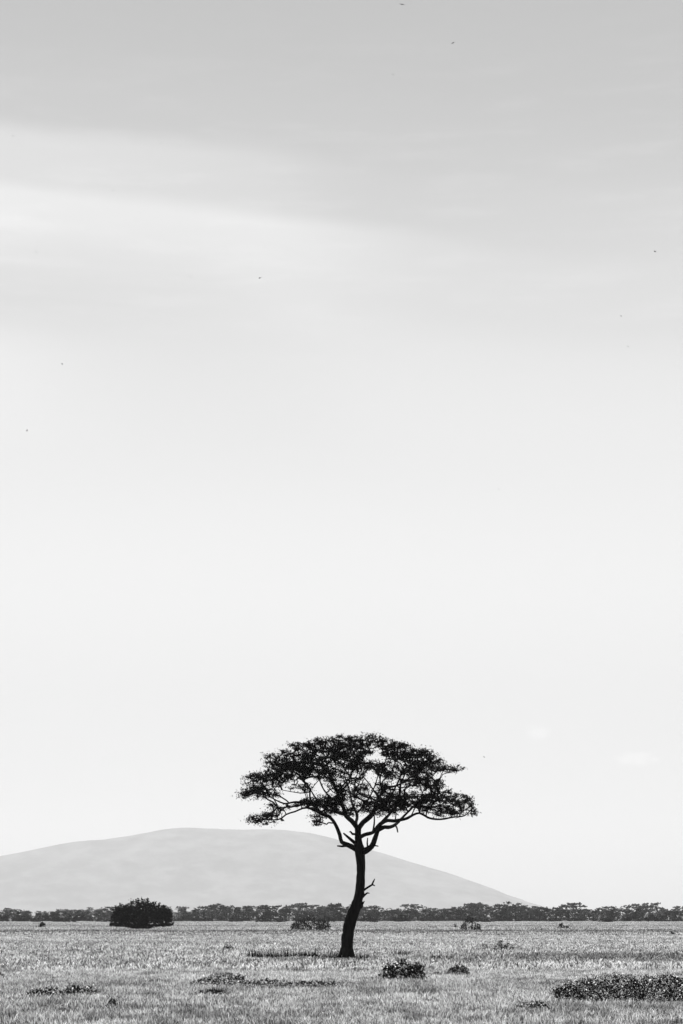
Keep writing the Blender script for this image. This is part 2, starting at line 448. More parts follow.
def tr(i): return min(.055, .011 + .0045 * math.sqrt(desc[i]))
for i in edges:
    pa = par[i]
    r0 = tr(i) * 1.15 if pa < len(NP) else min(tr(pa), tr(i) * 1.4)
    a, b = Vector(A[pa]), Vector(A[i])
    mid = (a + b) / 2 + Vector((R.gauss(0, .03), R.gauss(0, .03), R.gauss(0, .03)))
    li = lid[i]
    tube([a, mid, b], [r0, (r0 + tr(i)) / 2, tr(i)], 4, LV[li][0], LV[li][1], 0, cap=False)
for li, (nm, ps) in enumerate(limbs):
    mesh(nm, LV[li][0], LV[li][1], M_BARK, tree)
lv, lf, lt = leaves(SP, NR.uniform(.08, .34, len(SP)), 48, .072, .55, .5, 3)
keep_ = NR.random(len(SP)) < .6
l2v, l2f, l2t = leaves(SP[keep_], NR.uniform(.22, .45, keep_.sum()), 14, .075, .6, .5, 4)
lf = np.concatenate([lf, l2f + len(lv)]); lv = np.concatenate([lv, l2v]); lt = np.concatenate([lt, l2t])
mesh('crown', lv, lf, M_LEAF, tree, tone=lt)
print('subs', len(SP), 'leaves', len(lf))

# ------------------------------------------------------------------ shrubs and low plants
def shrub(name, label, cat, px, base, wpx, hpx, mat, nsub, nleaf, leafpx, depth=None, top=None, stems=6, rpx=None, group=None, low=0.0, fill=1.0, up=.0, trunkpx=0):
    """rounded or mat-like leafy plant; top(u) gives its outline height 0..1 for u in -1..1"""
    base0 = base
    base = base + (2.6 if base > 960 else 2.2 if base > 940 else 1.3)
    B = gnd(px, base)
    m_ = (at(px + 1, base, B.y) - at(px, base, B.y)).length
    hpx = hpx + (1.5 if base > 940 else 1.0)
    W, H = wpx * m_ * .5, hpx * m_ * (1.1 if hpx < 11 and base > 940 else 1)
    Dp = (depth if depth is not None else W * .8)
    rr = (rpx or max(1.5, hpx * .18)) * m_
    o = empty(name, B, label, cat, group)
    rn = random.Random(int(px * 7 + base0))
    top = top or (lambda u: math.sqrt(max(0, 1 - u * u)))
    nsub = int(nsub * 2.6); nleaf = max(6, int(nleaf * .42)); ph = rn.uniform(0, 6)
    C = []
    for _ in range(nsub):
        for _t in range(60):
            u, w = rn.uniform(-1, 1), rn.uniform(-1, 1)
            if u * u * .25 + w * w > 1: continue
            T = top(u) * math.sqrt(max(0, 1 - w * w * .7)) * (1 + .09 * math.sin(u * wpx * .55 + ph + w * 3) + .07 * math.sin(u * wpx * 1.3 + 2 * ph) + rn.gauss(0, .05))
            if T * H < rr * .6: continue
            h = T * (rn.random() ** .75 if rn.random() > .3 else 1.0)
            z = h * H - rr * .5
            z = max(z, low * H * (.6 + .4 * abs(u)) if abs(u) > .12 else 0.02)
            C.append((u * (W - rr * .7), w * Dp, max(.02, z))); break
    C = np.array(C)
    for k in range(min(stems, 9)):
        V, Fc = [], []
        c_ = C[rn.randrange(len(C))]
        x0 = c_[0] * (.15 if low > 0 else .75); y0 = c_[1] * (.15 if low > 0 else .75)
        tube([(x0, y0, -.02), (x0 * .6 + c_[0] * .4, y0 * .6 + c_[1] * .4, c_[2] * .55), tuple(c_)], [max(.012, .05 * H), max(.008, .03 * H), .006], 5, V, Fc, .1, rn)
        mesh('stem', V, Fc, M_BARK, o)
    V, Fc = [], []
    if trunkpx:
        tube([(0, 0, -.05), (.1, 0, H * .12), (0, 0, H * .3), (.2, 0, H * .5)], [trunkpx * m_ * .5, trunkpx * m_ * .42, trunkpx * m_ * .38, trunkpx * m_ * .2], 10, V, Fc, .12, rn)
    if V: mesh('trunk', V, Fc, M_BARK, o)
    v_, f_, t_ = leaves(C, [rr * rn.uniform(.7, 1.3) for _ in C], nleaf, leafpx * m_, .8, .6, int(px + base))
    v_[:, 2] = np.maximum(v_[:, 2], 0.01 + .02 * (t_))
    if mat is M_HERB:
        t_ = t_ * .88
        q_ = np.random.default_rng(int(px)); idx = q_.integers(0, len(C), int(wpx * hpx * .28))
        P_ = C[idx] + np.stack([q_.normal(0, rr, len(idx)), q_.normal(-rr * .5, rr, len(idx)), np.abs(q_.normal(rr * .3, rr * .6, len(idx)))], 1)
        P_[:, 2] = np.clip(P_[:, 2], .03, H * 1.08)
        a_, b_, c_ = leaves(P_, [.001] * len(P_), 1, 1.7 * m_, 1, .85, 5)
        f_ = np.concatenate([f_, b_ + len(v_)]); v_ = np.concatenate([v_, a_]); t_ = np.concatenate([t_, np.ones(len(c_))])
    mesh('foliage', v_, f_, mat, o, tone=t_)
    excl.append((B.x, B.y, W, Dp, H, m_))
    return o
excl = []
def outline(pts):
    xs, ys = [p[0] for p in pts], [p[1] for p in pts]
    return lambda u: float(np.interp(u, xs, ys))

shrub('broad_bush', 'big black round-topped bush on a short thick trunk before the far treeline', 'bush', 141.5, 928.2, 61, 27, M_BUSHLEAF, 760, 26, 1.5, depth=5.5,
      top=outline([(-1, .0), (-.97, .45), (-.9, .72), (-.72, .82), (-.6, .88), (-.5, .80), (-.35, .94), (-.2, .97), (0, .96), (.18, 1.0), (.3, .86), (.45, .88), (.58, .8), (.7, .75), (.9, .74), (.97, .5), (1, .0)]),
      stems=12, low=.17, fill=1.0, rpx=1.9, trunkpx=12)
shrub('spreading_shrub', 'wide low dark shrub far off just left of the acacia trunk', 'shrub', 310.5, 929, 41, 14.5, M_HERB2, 150, 26, 1.3, depth=3,
      top=outline([(-1, .3), (-.8, .5), (-.4, .7), (-.1, .92), (.1, 1), (.35, .8), (.6, .55), (.7, .62), (.95, .5), (1, .2)]), rpx=1.9)
shrub('thin_shrub', 'loose ragged shrub with open top before the treeline right of the acacia', 'shrub', 471, 929, 22, 15, M_HERB2, 60, 22, 1.2, depth=2,
      top=outline([(-1, .25), (-.5, .75), (-.2, 1), (.1, .95), (.3, .7), (.6, .6), (1, .3)]), rpx=1.8)
shrub('tiny_bush', 'tiny bush touching the left side of the ragged shrub far off', 'bush', 455.5, 926.5, 5, 3.2, M_HERB2, 8, 18, 1.0, depth=.6, rpx=1.0, stems=2)
shrub('dark_bush', 'small solitary black bush in pale grass left of the big round bush', 'bush', 42.3, 926.4, 6.4, 4.6, M_BUSHLEAF, 22, 26, 1.0, depth=.7, rpx=1.1, stems=3,
      top=outline([(-1, .55), (-.6, .75), (0, 1), (.6, .95), (1, .5)]))
shrub('trailing_bush', 'small black humped bush with a low branch trailing to its right', 'bush', 563.5, 927.2, 11, 4.6, M_BUSHLEAF, 30, 26, 1.0, depth=.7, rpx=1.0, stems=3,
      top=outline([(-1, .3), (-.75, .7), (-.4, 1), (-.1, .8), (.05, .5), (.3, .36), (.8, .42), (1, .36)]))
shrub('tiny_bush', 'tiny black bush in the grass at the right edge of the view', 'bush', 673.5, 934.2, 6, 3.2, M_BUSHLEAF, 12, 22, 1.0, depth=.4, rpx=1.0, stems=2,
      top=outline([(-1, .9), (-.5, 1), (1, .3)]))
shrub('leafy_shrub', 'rounded leafy dark shrub with pale speckled leaves right of the trunk in the near grass', 'shrub', 404.5, 978.6, 45, 19.5, M_HERB, 170, 30, 1.7, depth=.55,
      top=outline([(-1, .5), (-.85, .75), (-.4, .9), (-.2, 1), (.05, .96), (.2, .72), (.6, .82), (.85, .75), (1, .3)]), rpx=3, stems=16)
shrub('dark_mound', 'low smooth dark plant mound just right of the speckled leafy shrub', 'plant', 457.5, 973.2, 27, 9.5, M_HERB2, 80, 34, 1.1, depth=.45,
      top=outline([(-1, .15), (-.6, .6), (-.2, .95), (.1, 1), (.6, .75), (1, .5)]), rpx=1.5, stems=3)
shrub('small_shrub', 'small ragged dark shrub in the middle distance with leaning sprigs', 'shrub', 503.5, 949.2, 21, 9.8, M_BUSHLEAF, 34, 20, 1.2, depth=.6,
      top=outline([(-1, .2), (-.5, .9), (-.1, 1), (.1, .5), (.5, .75), (.65, .3), (.9, .6), (1, .4)]), rpx=1.3, stems=8)
shrub('small_shrub', 'tiny thin shrub just left of the ragged leaning one', 'shrub', 484, 949, 12, 5.2, M_HERB2, 12, 14, 1.1, depth=.4, rpx=1.2, stems=3)
shrub('low_plant', 'small flat dark plant in mid distance left of the trunk', 'plant', 228, 949.2, 14, 4.6, M_BUSHLEAF, 22, 18, 1.1, depth=.4, rpx=1.2, stems=2)
shrub('leafy_thicket', 'long knee-high leafy thicket speckled white at the lower right edge', 'thicket', 640, 999.5, 172, 24, M_HERB, 800, 28, 1.5, depth=1.1,
      top=outline([(-1, .5), (-.96, .62), (-.9, .6), (-.83, .72), (-.7, .78), (-.6, .9), (-.3, 1), (0, .92), (.3, 1), (.7, .9), (1, .5)]), rpx=3, stems=40)
shrub('low_plant', 'low dark plant strip just left of the leafy thicket in the near grass', 'plant', 533, 1008, 37, 7.5, M_HERB, 60, 24, 1.4, depth=.3, rpx=1.8, stems=4,
      top=outline([(-1, .4), (-.6, .8), (-.3, .7), (0, .9), (.4, 1), (.8, .6), (1, .2)]))
shrub('low_plant', 'long low dark plant strip in the grass at the lower left', 'plant', 61, 994, 76, 9, M_HERB, 170, 20, 1.5, depth=.9, rpx=2, stems=6,
      top=outline([(-1, .3), (-.6, .8), (-.2, .8), (0, .4), (.3, .9), (.8, .9), (1, .3)]))
shrub('low_plant', 'flat dark plant strip between the lower left strip and the trunk', 'plant', 208, 994, 44, 6, M_HERB2, 100, 20, 1.4, depth=.6, rpx=1.6, stems=4,
      top=outline([(-1, .3), (-.3, .7), (.1, 1), (.6, .8), (1, .3)]))
shrub('low_plant', 'thin ragged dark plant patch above the flat strip left of the trunk', 'plant', 218, 983, 56, 12, M_HERB, 140, 18, 1.4, depth=1.2, rpx=2, stems=10,
      top=outline([(-1, .3), (-.5, .6), (0, .9), (.4, .9), (1, .7)]))
shrub('low_plant', 'long thin dark plant patch just below the trunk on its left', 'plant', 291, 986, 104, 9, M_BUSHLEAF, 190, 16, 1.4, depth=1.3, rpx=2, stems=6,
      top=outline([(-1, .6), (-.5, .9), (0, .6), (.4, .7), (1, .5)]))
shrub('low_plant', 'small dark tuft of leaves lying alone at the lower left', 'plant', 112.5, 1006, 13, 7, M_HERB2, 22, 24, 1.4, depth=.22, rpx=1.8, stems=2)
shrub('low_plant', 'smallest dark leaf tuft near the lower left corner', 'plant', 63, 1009, 8, 4.5, M_HERB2, 8, 20, 1.3, depth=.15, rpx=1.5, stems=2)
shrub('low_plant', 'low dark plant cut off by the left edge of the view', 'plant', -3, 977, 16, 6, M_HERB2, 22, 20, 1.3, depth=.3, rpx=1.6, stems=2)
shrub('low_plant', 'faint low dark plants in the grass at the lower right corner', 'plant', 664, 1018, 34, 5, M_HERB2, 20, 18, 1.4, depth=.3, rpx=1.6, stems=2)

shrub('low_plant', 'thin dark sprawl of leaves between the speckled shrub and the dark mound', 'plant', 437, 974.5, 14, 3.5, M_HERB2, 22, 16, 1.2, depth=.3, rpx=1.2, stems=2)
shrub('low_plant', 'small dark leaves at the left foot of the speckled leafy shrub', 'plant', 382, 976.5, 12, 4, M_HERB2, 22, 16, 1.2, depth=.3, rpx=1.2, stems=2)
shrub('low_plant', 'faint low dark plants in mid distance just right of the acacia foot', 'plant', 441, 958, 26, 4, M_HERB2, 30, 12, 1.2, depth=.6, rpx=1.2, stems=2)
# clumps of tall dark grass in the shade of the crown
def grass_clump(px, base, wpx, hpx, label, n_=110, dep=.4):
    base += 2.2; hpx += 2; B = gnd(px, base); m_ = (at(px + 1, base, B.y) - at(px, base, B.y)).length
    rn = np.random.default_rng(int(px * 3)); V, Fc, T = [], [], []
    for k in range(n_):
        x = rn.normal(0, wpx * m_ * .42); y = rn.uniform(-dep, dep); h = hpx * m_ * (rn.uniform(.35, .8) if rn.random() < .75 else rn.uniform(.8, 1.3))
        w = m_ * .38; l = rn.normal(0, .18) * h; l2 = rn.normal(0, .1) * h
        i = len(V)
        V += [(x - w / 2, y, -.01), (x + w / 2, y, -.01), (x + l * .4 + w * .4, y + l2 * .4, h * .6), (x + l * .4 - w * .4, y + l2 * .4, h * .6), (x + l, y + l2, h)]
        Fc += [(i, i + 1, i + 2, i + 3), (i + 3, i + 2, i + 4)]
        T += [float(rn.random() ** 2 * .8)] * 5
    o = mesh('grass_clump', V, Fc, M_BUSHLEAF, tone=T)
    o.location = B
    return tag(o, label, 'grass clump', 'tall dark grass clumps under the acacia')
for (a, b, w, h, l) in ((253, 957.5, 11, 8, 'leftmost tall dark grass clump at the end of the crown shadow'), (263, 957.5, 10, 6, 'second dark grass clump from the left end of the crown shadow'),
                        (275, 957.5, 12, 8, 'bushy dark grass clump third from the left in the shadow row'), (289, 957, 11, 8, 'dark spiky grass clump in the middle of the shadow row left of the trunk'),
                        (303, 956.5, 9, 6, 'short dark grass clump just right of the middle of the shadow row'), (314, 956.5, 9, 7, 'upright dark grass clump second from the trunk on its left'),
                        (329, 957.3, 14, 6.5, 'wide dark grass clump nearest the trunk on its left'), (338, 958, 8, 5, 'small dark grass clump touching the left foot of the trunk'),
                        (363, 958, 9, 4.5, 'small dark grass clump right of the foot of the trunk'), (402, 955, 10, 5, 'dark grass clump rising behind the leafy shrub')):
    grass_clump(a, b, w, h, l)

# ------------------------------------------------------------------ far treeline
def far_proto(kind, seed):
    rn = random.Random(seed)
    V, Fc = [], []
    C, RA = [], []
    if kind == 'flat':      # flat-topped acacia, unit height 8.5 m
        H, W = 8.5, rn.uniform(3.6, 5.8); rnd_ = rn.choice((.05, .15, .28, .35))
        tube([(0, 0, -.1), (.2, 0, H * .3), (-.1, .1, H * .5)], [.3, .24, .2], 6, V, Fc, .1, rn)
        for k in range(7):
            a = k * .9 + rn.random(); q = W * rn.uniform(.4, .95)
            tip = (math.cos(a) * q, math.sin(a) * q, H * (rn.uniform(.9, 1.0) - rnd_ * (q / W) ** 2))
            tube([(0, .1, H * .4), (tip[0] * .45, tip[1] * .45, H * .66), tip], [.16, .1, .04], 4, V, Fc, .05, rn)
            for _ in range(9):
                C.append((tip[0] + rn.gauss(0, .9), tip[1] + rn.gauss(0, .9), tip[2] + rn.gauss(0, .22))); RA.append(rn.uniform(.4, .8))
            for _ in range(3):
                C.append((tip[0] * .8 + rn.gauss(0, .7), tip[1] * .8 + rn.gauss(0, .7), H * rn.uniform(.55, .8))); RA.append(rn.uniform(.4, .7))
        for _ in range(26):
            a = rn.uniform(0, 6.28); q = W * .75 * math.sqrt(rn.random())
            C.append((math.cos(a) * q, math.sin(a) * q, H * rn.uniform(.12, .6))); RA.append(rn.uniform(.5, .9))
        nl = 24
    else:                   # round, leafy down to the ground
        H, W = 7.0, rn.uniform(3.4, 5.0)
        tube([(0, 0, -.1), (.2, 0, H * .3), (-.1, .1, H * .6)], [.28, .22, .14], 6, V, Fc, .1, rn)
        for k in range(5):
            a = k * 1.26 + rn.random(); q = W * rn.uniform(.3, .7)
            tube([(0, .1, H * .2), (math.cos(a) * q, math.sin(a) * q, H * rn.uniform(.5, .8))], [.14, .05], 4, V, Fc, .05, rn)
        lobes = [(rn.uniform(-.6, .6) * W, rn.uniform(-.6, .6) * W, rn.uniform(.45, .8) * H, rn.uniform(.9, 1.7)) for _ in range(7)]
        for (a, b, c_, q) in lobes:
            for _ in range(11):
                C.append((a + rn.gauss(0, q * .6), b + rn.gauss(0, q * .6), min(H * .98, c_ + rn.gauss(0, q * .4)))); RA.append(rn.uniform(.4, .8))
        for _ in range(34):
            a = rn.uniform(0, 6.28); q = W * .9 * math.sqrt(rn.random())
            C.append((math.cos(a) * q, math.sin(a) * q, H * rn.uniform(.05, .45))); RA.append(rn.uniform(.5, .9))
        nl = 24
    if kind == 'bush':
        V, Fc, C, RA = [], [], [], []
        H, W = 3.0, rn.uniform(3.0, 4.6)
        tube([(0, 0, -.1), (.2, 0, H * .3), (-.1, .1, H * .6)], [.2, .16, .08], 6, V, Fc, .1, rn)
        for _ in range(60):
            a = rn.uniform(0, 6.28); q = math.sqrt(rn.random())
            C.append((math.cos(a) * q * W, math.sin(a) * q * W, H * rn.uniform(.05, .95) * math.sqrt(max(.05, 1 - q * q)))); RA.append(rn.uniform(.4, .8))
    v_, f_, t_ = leaves(C, RA, nl, .46, .6, .6, seed)
    v_[:, 2] = np.maximum(v_[:, 2], .02)
    # lighter and darker leaf clumps
    cl = np.repeat(np.random.default_rng(seed).random(len(C)) ** 1.3, nl * 4)
    t_ = np.clip(t_ * .35 + cl * .65, 0, 1)
    if kind == 'bush': t_ = t_ * .35
    tm = mesh('trunk', V, Fc, M_FARBARK, link=False).data
    cm = mesh('crown', v_, f_, M_FARLEAF, link=False, tone=t_).data
    return tm, cm
protos = {'flat': [far_proto('flat', 100 + k) for k in range(6)], 'round': [far_proto('round', 200 + k) for k in range(7)], 'bush': [far_proto('bush', 300 + k) for k in range(5)]}
for o in list(bpy.data.objects):
    if o.users == 0 or (o.name.startswith(('trunk', 'crown')) and not o.users_collection): bpy.data.objects.remove(o)

def far_tree(kind, px, D, hpx, label, wide=1.0, group='trees of the far treeline'):
    m_ = D / F
    x = at(px, 917, D).x
    base = {'flat': 8.5, 'round': 7.0, 'bush': 3.0}[kind]
    s_ = hpx * m_ / base
    o = empty({'flat': 'acacia_tree', 'round': 'leafy_tree', 'bush': 'thorn_bush'}[kind], (x, D, 0), label, 'bush' if kind == 'bush' else 'tree', group)
    o.rotation_euler.z = R.uniform(0, 6.28)
    w = s_ * R.uniform(.9, 1.2) * wide
    o.scale = (w, w, s_)
    tm, cm = R.choice(protos[kind])
    for nm, me in (('trunk', tm), ('crown', cm)):
        c_ = bpy.data.objects.new(nm, me); COL.objects.link(c_); c_.parent = o
    return o
hl = lambda x: float(np.interp(x, [0, 60, 110, 180, 210, 250, 300, 345, 380, 410, 440, 475, 510, 560, 600, 650, 690], [12.3, 12.3, 12.8, 12.8, 14.6, 14.2, 14.6, 14.3, 14, 14.8, 13.6, 14, 14.6, 13.5, 13.2, 13.8, 13.4]))
x = -16.0
while x < 700:
    far_tree('round', x + R.uniform(-2, 2), R.uniform(925, 985), hl(x) * R.uniform(.84, 1.0), 'rounded leafy tree in the unbroken front of the far treeline')
    x += 7.6
x = -15.0
while x < 700:
    far_tree('bush', x + R.uniform(-3, 3), R.choice((740, 775, 800, 840, 870, 900, 920)) + R.uniform(-10, 10), R.uniform(3, 7.5), 'low dark bush along the foot of the far treeline', 1.0, 'low bushes at the foot of the far treeline')
    x += R.uniform(5, 15)
x = -18.0
while x < 702:
    far_tree('flat', x + R.uniform(-3, 3), R.uniform(1000, 1090), hl(x) * R.choice((.8, .9, 1.0, 1.08, 1.18)), 'flat-topped tree showing over the rounded trees of the far treeline', 1.05, 'flat-topped trees of the far treeline')
    x += R.uniform(9, 15)
for (a, h, l) in ((478, 17.5, 'spiky-topped tall tree of the treeline right above the ragged shrub'), (507, 19.5, 'twin-crowned tall tree of the treeline near the foot of the hill'), (516, 18, 'flat tall tree touching the twin-crowned one on its right'), (575, 18.5, 'tallest flat-topped tree of the treeline above the black humped bush'),
                  (650, 18.5, 'wide flat-topped tree standing highest at the right end of the treeline'), (411, 16.5, 'flat-topped tree standing highest right of the acacia trunk'), (212, 17.5, 'flat-topped tree standing out of the treeline right of the big bush'), (335, 17.5, 'flat-topped tree standing out just left of the acacia trunk')):
    far_tree('flat', a, 1000, h, l, 1.0)

# ------------------------------------------------------------------ grass: geometry nodes on scattered points
def tuft(name, n_, radius, w, h0, h1, seed):
    r = np.random.default_rng(seed)
    V, Fc, T = [], [], []
    for k in range(n_):
        a = r.uniform(0, 6.283); q = radius * math.sqrt(r.random())
        x, y = q * math.cos(a), q * math.sin(a); h = r.uniform(h0, h1); ww = w * r.uniform(.6, 1.3)
        b = r.uniform(0, 6.283); ln = abs(r.normal(0, .75)) * h
        dx, dy = math.cos(b) * ln, math.sin(b) * ln
        ux, uy = math.cos(b + r.uniform(1, 2.1)) * ww / 2, math.sin(b + r.uniform(1, 2.1)) * ww / 2
        i = len(V)
        V += [(x - ux, y - uy, -.01), (x + ux, y + uy, -.01), (x + dx * .35 + ux * .85, y + dy * .35 + uy * .85, h * .6), (x + dx * .35 - ux * .85, y + dy * .35 - uy * .85, h * .6),
              (x + dx + ux * .2, y + dy + uy * .2, h * .97), (x + dx - ux * .2, y + dy - uy * .2, h * .97)]
        Fc += [(i, i + 1, i + 2, i + 3), (i + 3, i + 2, i + 4, i + 5)]
        tn = float(min(1, r.uniform(.0, .30) if r.random() < .45 else r.uniform(.6, 1.1)))
        T += [tn] * 6
    return mesh(name, V, Fc, M_GRASS, link=False, tone=T)
near = [tuft('grass_blades', 66, .38, .014, .03, .15, 50 + k) for k in range(8)]
midt = [tuft('grass_blades', 40, .62, .046, .04, .22, 70 + k) for k in range(6)]
fart = [tuft('grass_blades', 46, 1.9, .10, .05, .22, 90 + k) for k in range(4)]

def scatter(y0, y1, dens, pad):
    wf = lambda y: .1795 * y * 1.25 + pad
    A_ = (wf(y0) + wf(y1)) * (y1 - y0)
    n_ = int(A_ * dens)
    y = np.sqrt(NR.random(n_) * (y1 ** 2 - y0 ** 2) + y0 ** 2)
    x = NR.uniform(-1, 1, n_) * wf(y)
    keep = np.ones(n_, bool)
    for (ex, ey, W, Dp, H, m_) in excl:
        if W < 2.5 * y0 / 60 or True:
            keep &= ~((np.abs(x - ex) < W * .85) & (y > ey - Dp - .35) & (y < ey + Dp * .7) & (NR.random(n_) < .86))
    keep &= ~((np.abs(x - TB.x) < .4) & (y > TD - 1.0) & (y < TD + .4))
    return np.stack([x[keep], y[keep], np.zeros(keep.sum())], 1)
def gn_grass(sets):
    vs, idx, sc = [], [], []
    k0 = 0
    protos_ = []
    for pts, pr, smin, smax in sets:
        vs.append(pts); idx.append(NR.integers(0, len(pr), len(pts)) + k0); sc.append(NR.uniform(smin, smax, len(pts)))
        protos_ += pr; k0 += len(pr)
    vs = np.concatenate(vs); idx = np.concatenate(idx); sc = np.concatenate(sc)
    me = bpy.data.meshes.new('grass'); me.vertices.add(len(vs)); me.vertices.foreach_set('co', vs.astype(np.float32).ravel())
    for nm, ty, dat in (('pick', 'INT', idx.astype(np.int32)), ('size', 'FLOAT', sc.astype(np.float32)), ('turn', 'FLOAT', NR.uniform(0, 6.283, len(vs)).astype(np.float32))):
        a_ = me.attributes.new(nm, ty, 'POINT'); a_.data.foreach_set('value', dat)
    me.materials.append(M_GRASS)
    o = bpy.data.objects.new('grass', me); COL.objects.link(o)
    ng = bpy.data.node_groups.new('grass_scatter', 'GeometryNodeTree')
    ng.interface.new_socket('Geometry', in_out='INPUT', socket_type='NodeSocketGeometry')
    ng.interface.new_socket('Geometry', in_out='OUTPUT', socket_type='NodeSocketGeometry')
    N, L = ng.nodes, ng.links
    gi, go = N.new('NodeGroupInput'), N.new('NodeGroupOutput')
    g2i = N.new('GeometryNodeGeometryToInstance')
    for ob in reversed(protos_):
        oi = N.new('GeometryNodeObjectInfo'); oi.inputs['Object'].default_value = ob
        L.new(oi.outputs['Geometry'], g2i.inputs[0])
    def na(nm, dt):
        q = N.new('GeometryNodeInputNamedAttribute'); q.data_type = dt; q.inputs[0].default_value = nm
        return q.outputs[0]
    m2p = N.new('GeometryNodeMeshToPoints'); L.new(gi.outputs[0], m2p.inputs[0])
    ip = N.new('GeometryNodeInstanceOnPoints')
    L.new(m2p.outputs[0], ip.inputs['Points']); L.new(g2i.outputs[0], ip.inputs['Instance'])
    ip.inputs['Pick Instance'].default_value = True
    L.new(na('pick', 'INT'), ip.inputs['Instance Index'])
    cx = N.new('ShaderNodeCombineXYZ'); L.new(na('turn', 'FLOAT'), cx.inputs[2])
    e2r = N.new('FunctionNodeEulerToRotation'); L.new(cx.outputs[0], e2r.inputs[0]); L.new(e2r.outputs[0], ip.inputs['Rotation'])
    L.new(na('size', 'FLOAT'), ip.inputs['Scale'])
    L.new(ip.outputs[0], go.inputs[0])
    md = o.modifiers.new('grass', 'NODES'); md.node_group = ng
    return o
sets = [(scatter(24, 74, 7.5, 7), near, .6, 1.25), (scatter(72, 205, 2.2, 10), midt, .6, 1.25), (scatter(200, 920, .17, 20), fart, .6, 1.2)]
print('tufts', [len(s_[0]) for s_ in sets])
tag(gn_grass(sets), 'dry pale savanna grass covering the whole plain', 'grass', kind='stuff')

# ------------------------------------------------------------------ birds, high specks in the sky
def bird(px, py, D, span, label):
    o = empty('bird', at(px, py, D), label, 'bird', 'tiny birds scattered over the sky')
    o.rotation_euler = (R.uniform(-.5, .5), R.uniform(-.6, .6), R.uniform(0, 6.28))
    V, Fc = [], []
    L = span * .55
    tube([(0, -L * .5, 0), (0, -L * .3, 0), (0, 0, 0), (0, L * .28, .01), (0, L * .42, .01), (0, L * .5, 0)], [.004, L * .05, L * .11, L * .09, L * .07, .004], 8, V, Fc, 0)
    i = len(V); V += [(-L * .12, -L * .7, 0), (L * .12, -L * .7, 0), (L * .04, -L * .4, 0.004), (-L * .04, -L * .4, 0.004), (0, -L * .55, -.006)]
    Fc += [(i, i + 1, i + 2, i + 3), (i, i + 4, i + 1), (i + 1, i + 4, i + 2), (i + 3, i + 4, i)]
    mesh('body', V, Fc, M_BIRD, o)
    for s_ in (-1, 1):
        w = span / 2
        P = [(0, L * .18, .01), (w * .45, L * .26, w * .16), (w, -L * .05, w * .05), (w * .5, -L * .1, w * .13), (0, -L * .12, .01)]
        V = [(s_ * a, b, c_) for a, b, c_ in P] + [(s_ * a, b, c_ - .006) for a, b, c_ in P]
        Fc = [(0, 1, 2, 3, 4), (9, 8, 7, 6, 5)] + [(k, k + 5, (k + 1) % 5 + 5, (k + 1) % 5) for k in range(5)]
        mesh('wing', V, Fc, M_BIRD, o)
for b_ in ((402, 4.5, 120, .24, 'darkest bird, at the very top edge right of centre'), (453, 43, 170, .22, 'tiny bird below and right of the one at the top edge'),
           (393, 74.5, 240, .22, 'faint bird lowest of the three near the top centre'), (13, 136, 170, .22, 'tiny bird at the left edge in the bright cloud streak'),
           (161, 143.5, 260, .22, 'faint bird right of the left edge bird in the upper streak'), (113, 190.5, 220, .22, 'tiny bird left of centre between the two cloud streaks'),
           (260, 278, 130, .24, 'dark bird alone below the bright cloud streak left of centre'), (190.5, 277, 250, .22, 'faint bird just left of the dark one below the streak'),
           (36, 252, 200, .24, 'tiny bird near the left edge below the cloud streaks'), (62, 364, 190, .24, 'tiny bird in the pale sky on the left, second lowest there'),
           (27, 430.5, 210, .24, 'lowest bird at the left edge of the sky'), (655, 251.5, 170, .22, 'tiny bird near the right edge, highest on that side'),
           (621, 316, 230, .22, 'faint bird right of centre between the two right edge birds'), (628, 346.5, 200, .22, 'tiny bird lowest of the three near the right edge'),
           (498.5, 489.5, 240, .22, 'faint bird in the empty pale sky right of centre'), (484, 757, 240, .24, 'faint bird just right of the acacia crown')):
    bird(b_[0], b_[1], b_[2], b_[3] * 1.7, b_[4])

# ------------------------------------------------------------------ haze
V = [(x, y, z) for x in (-20000, 20000) for y in (-5000, 25000) for z in (-1.5, 700)]
Fc = [(0, 1, 3, 2), (4, 6, 7, 5), (0, 4, 5, 1), (2, 3, 7, 6), (0, 2, 6, 4), (1, 5, 7, 3)]
M_HAZE, t = material('haze_air')
pv = t.new('ShaderNodeVolumePrincipled')
pv.inputs['Color'].default_value = (.97, .97, .97, 1)
pv.inputs['Density'].default_value = 0.6e-4
out = t.new('ShaderNodeOutputMaterial'); t.l.new(pv.outputs[0], out.inputs['Volume'])
tag(mesh('haze', V, Fc, M_HAZE), 'thin pale haze over the whole plain fading the far hill', 'haze', kind='stuff')

# ------------------------------------------------------------------ sun and sky
SUN_EL, SUN_AZ = rad(79), rad(335)      # azimuth clockwise from +Y: high, a little behind the camera
sd = Vector((math.sin(SUN_AZ) * math.cos(SUN_EL), math.cos(SUN_AZ) * math.cos(SUN_EL), math.sin(SUN_EL)))
sl = bpy.data.lights.new('sun', 'SUN'); sl.energy = 3.6; sl.angle = rad(.55); sl.color = (1, 1, 1)
so = bpy.data.objects.new('sun', sl); COL.objects.link(so)
so.rotation_euler = sd.to_track_quat('Z', 'Y').to_euler(); so.location = (0, 0, 50)

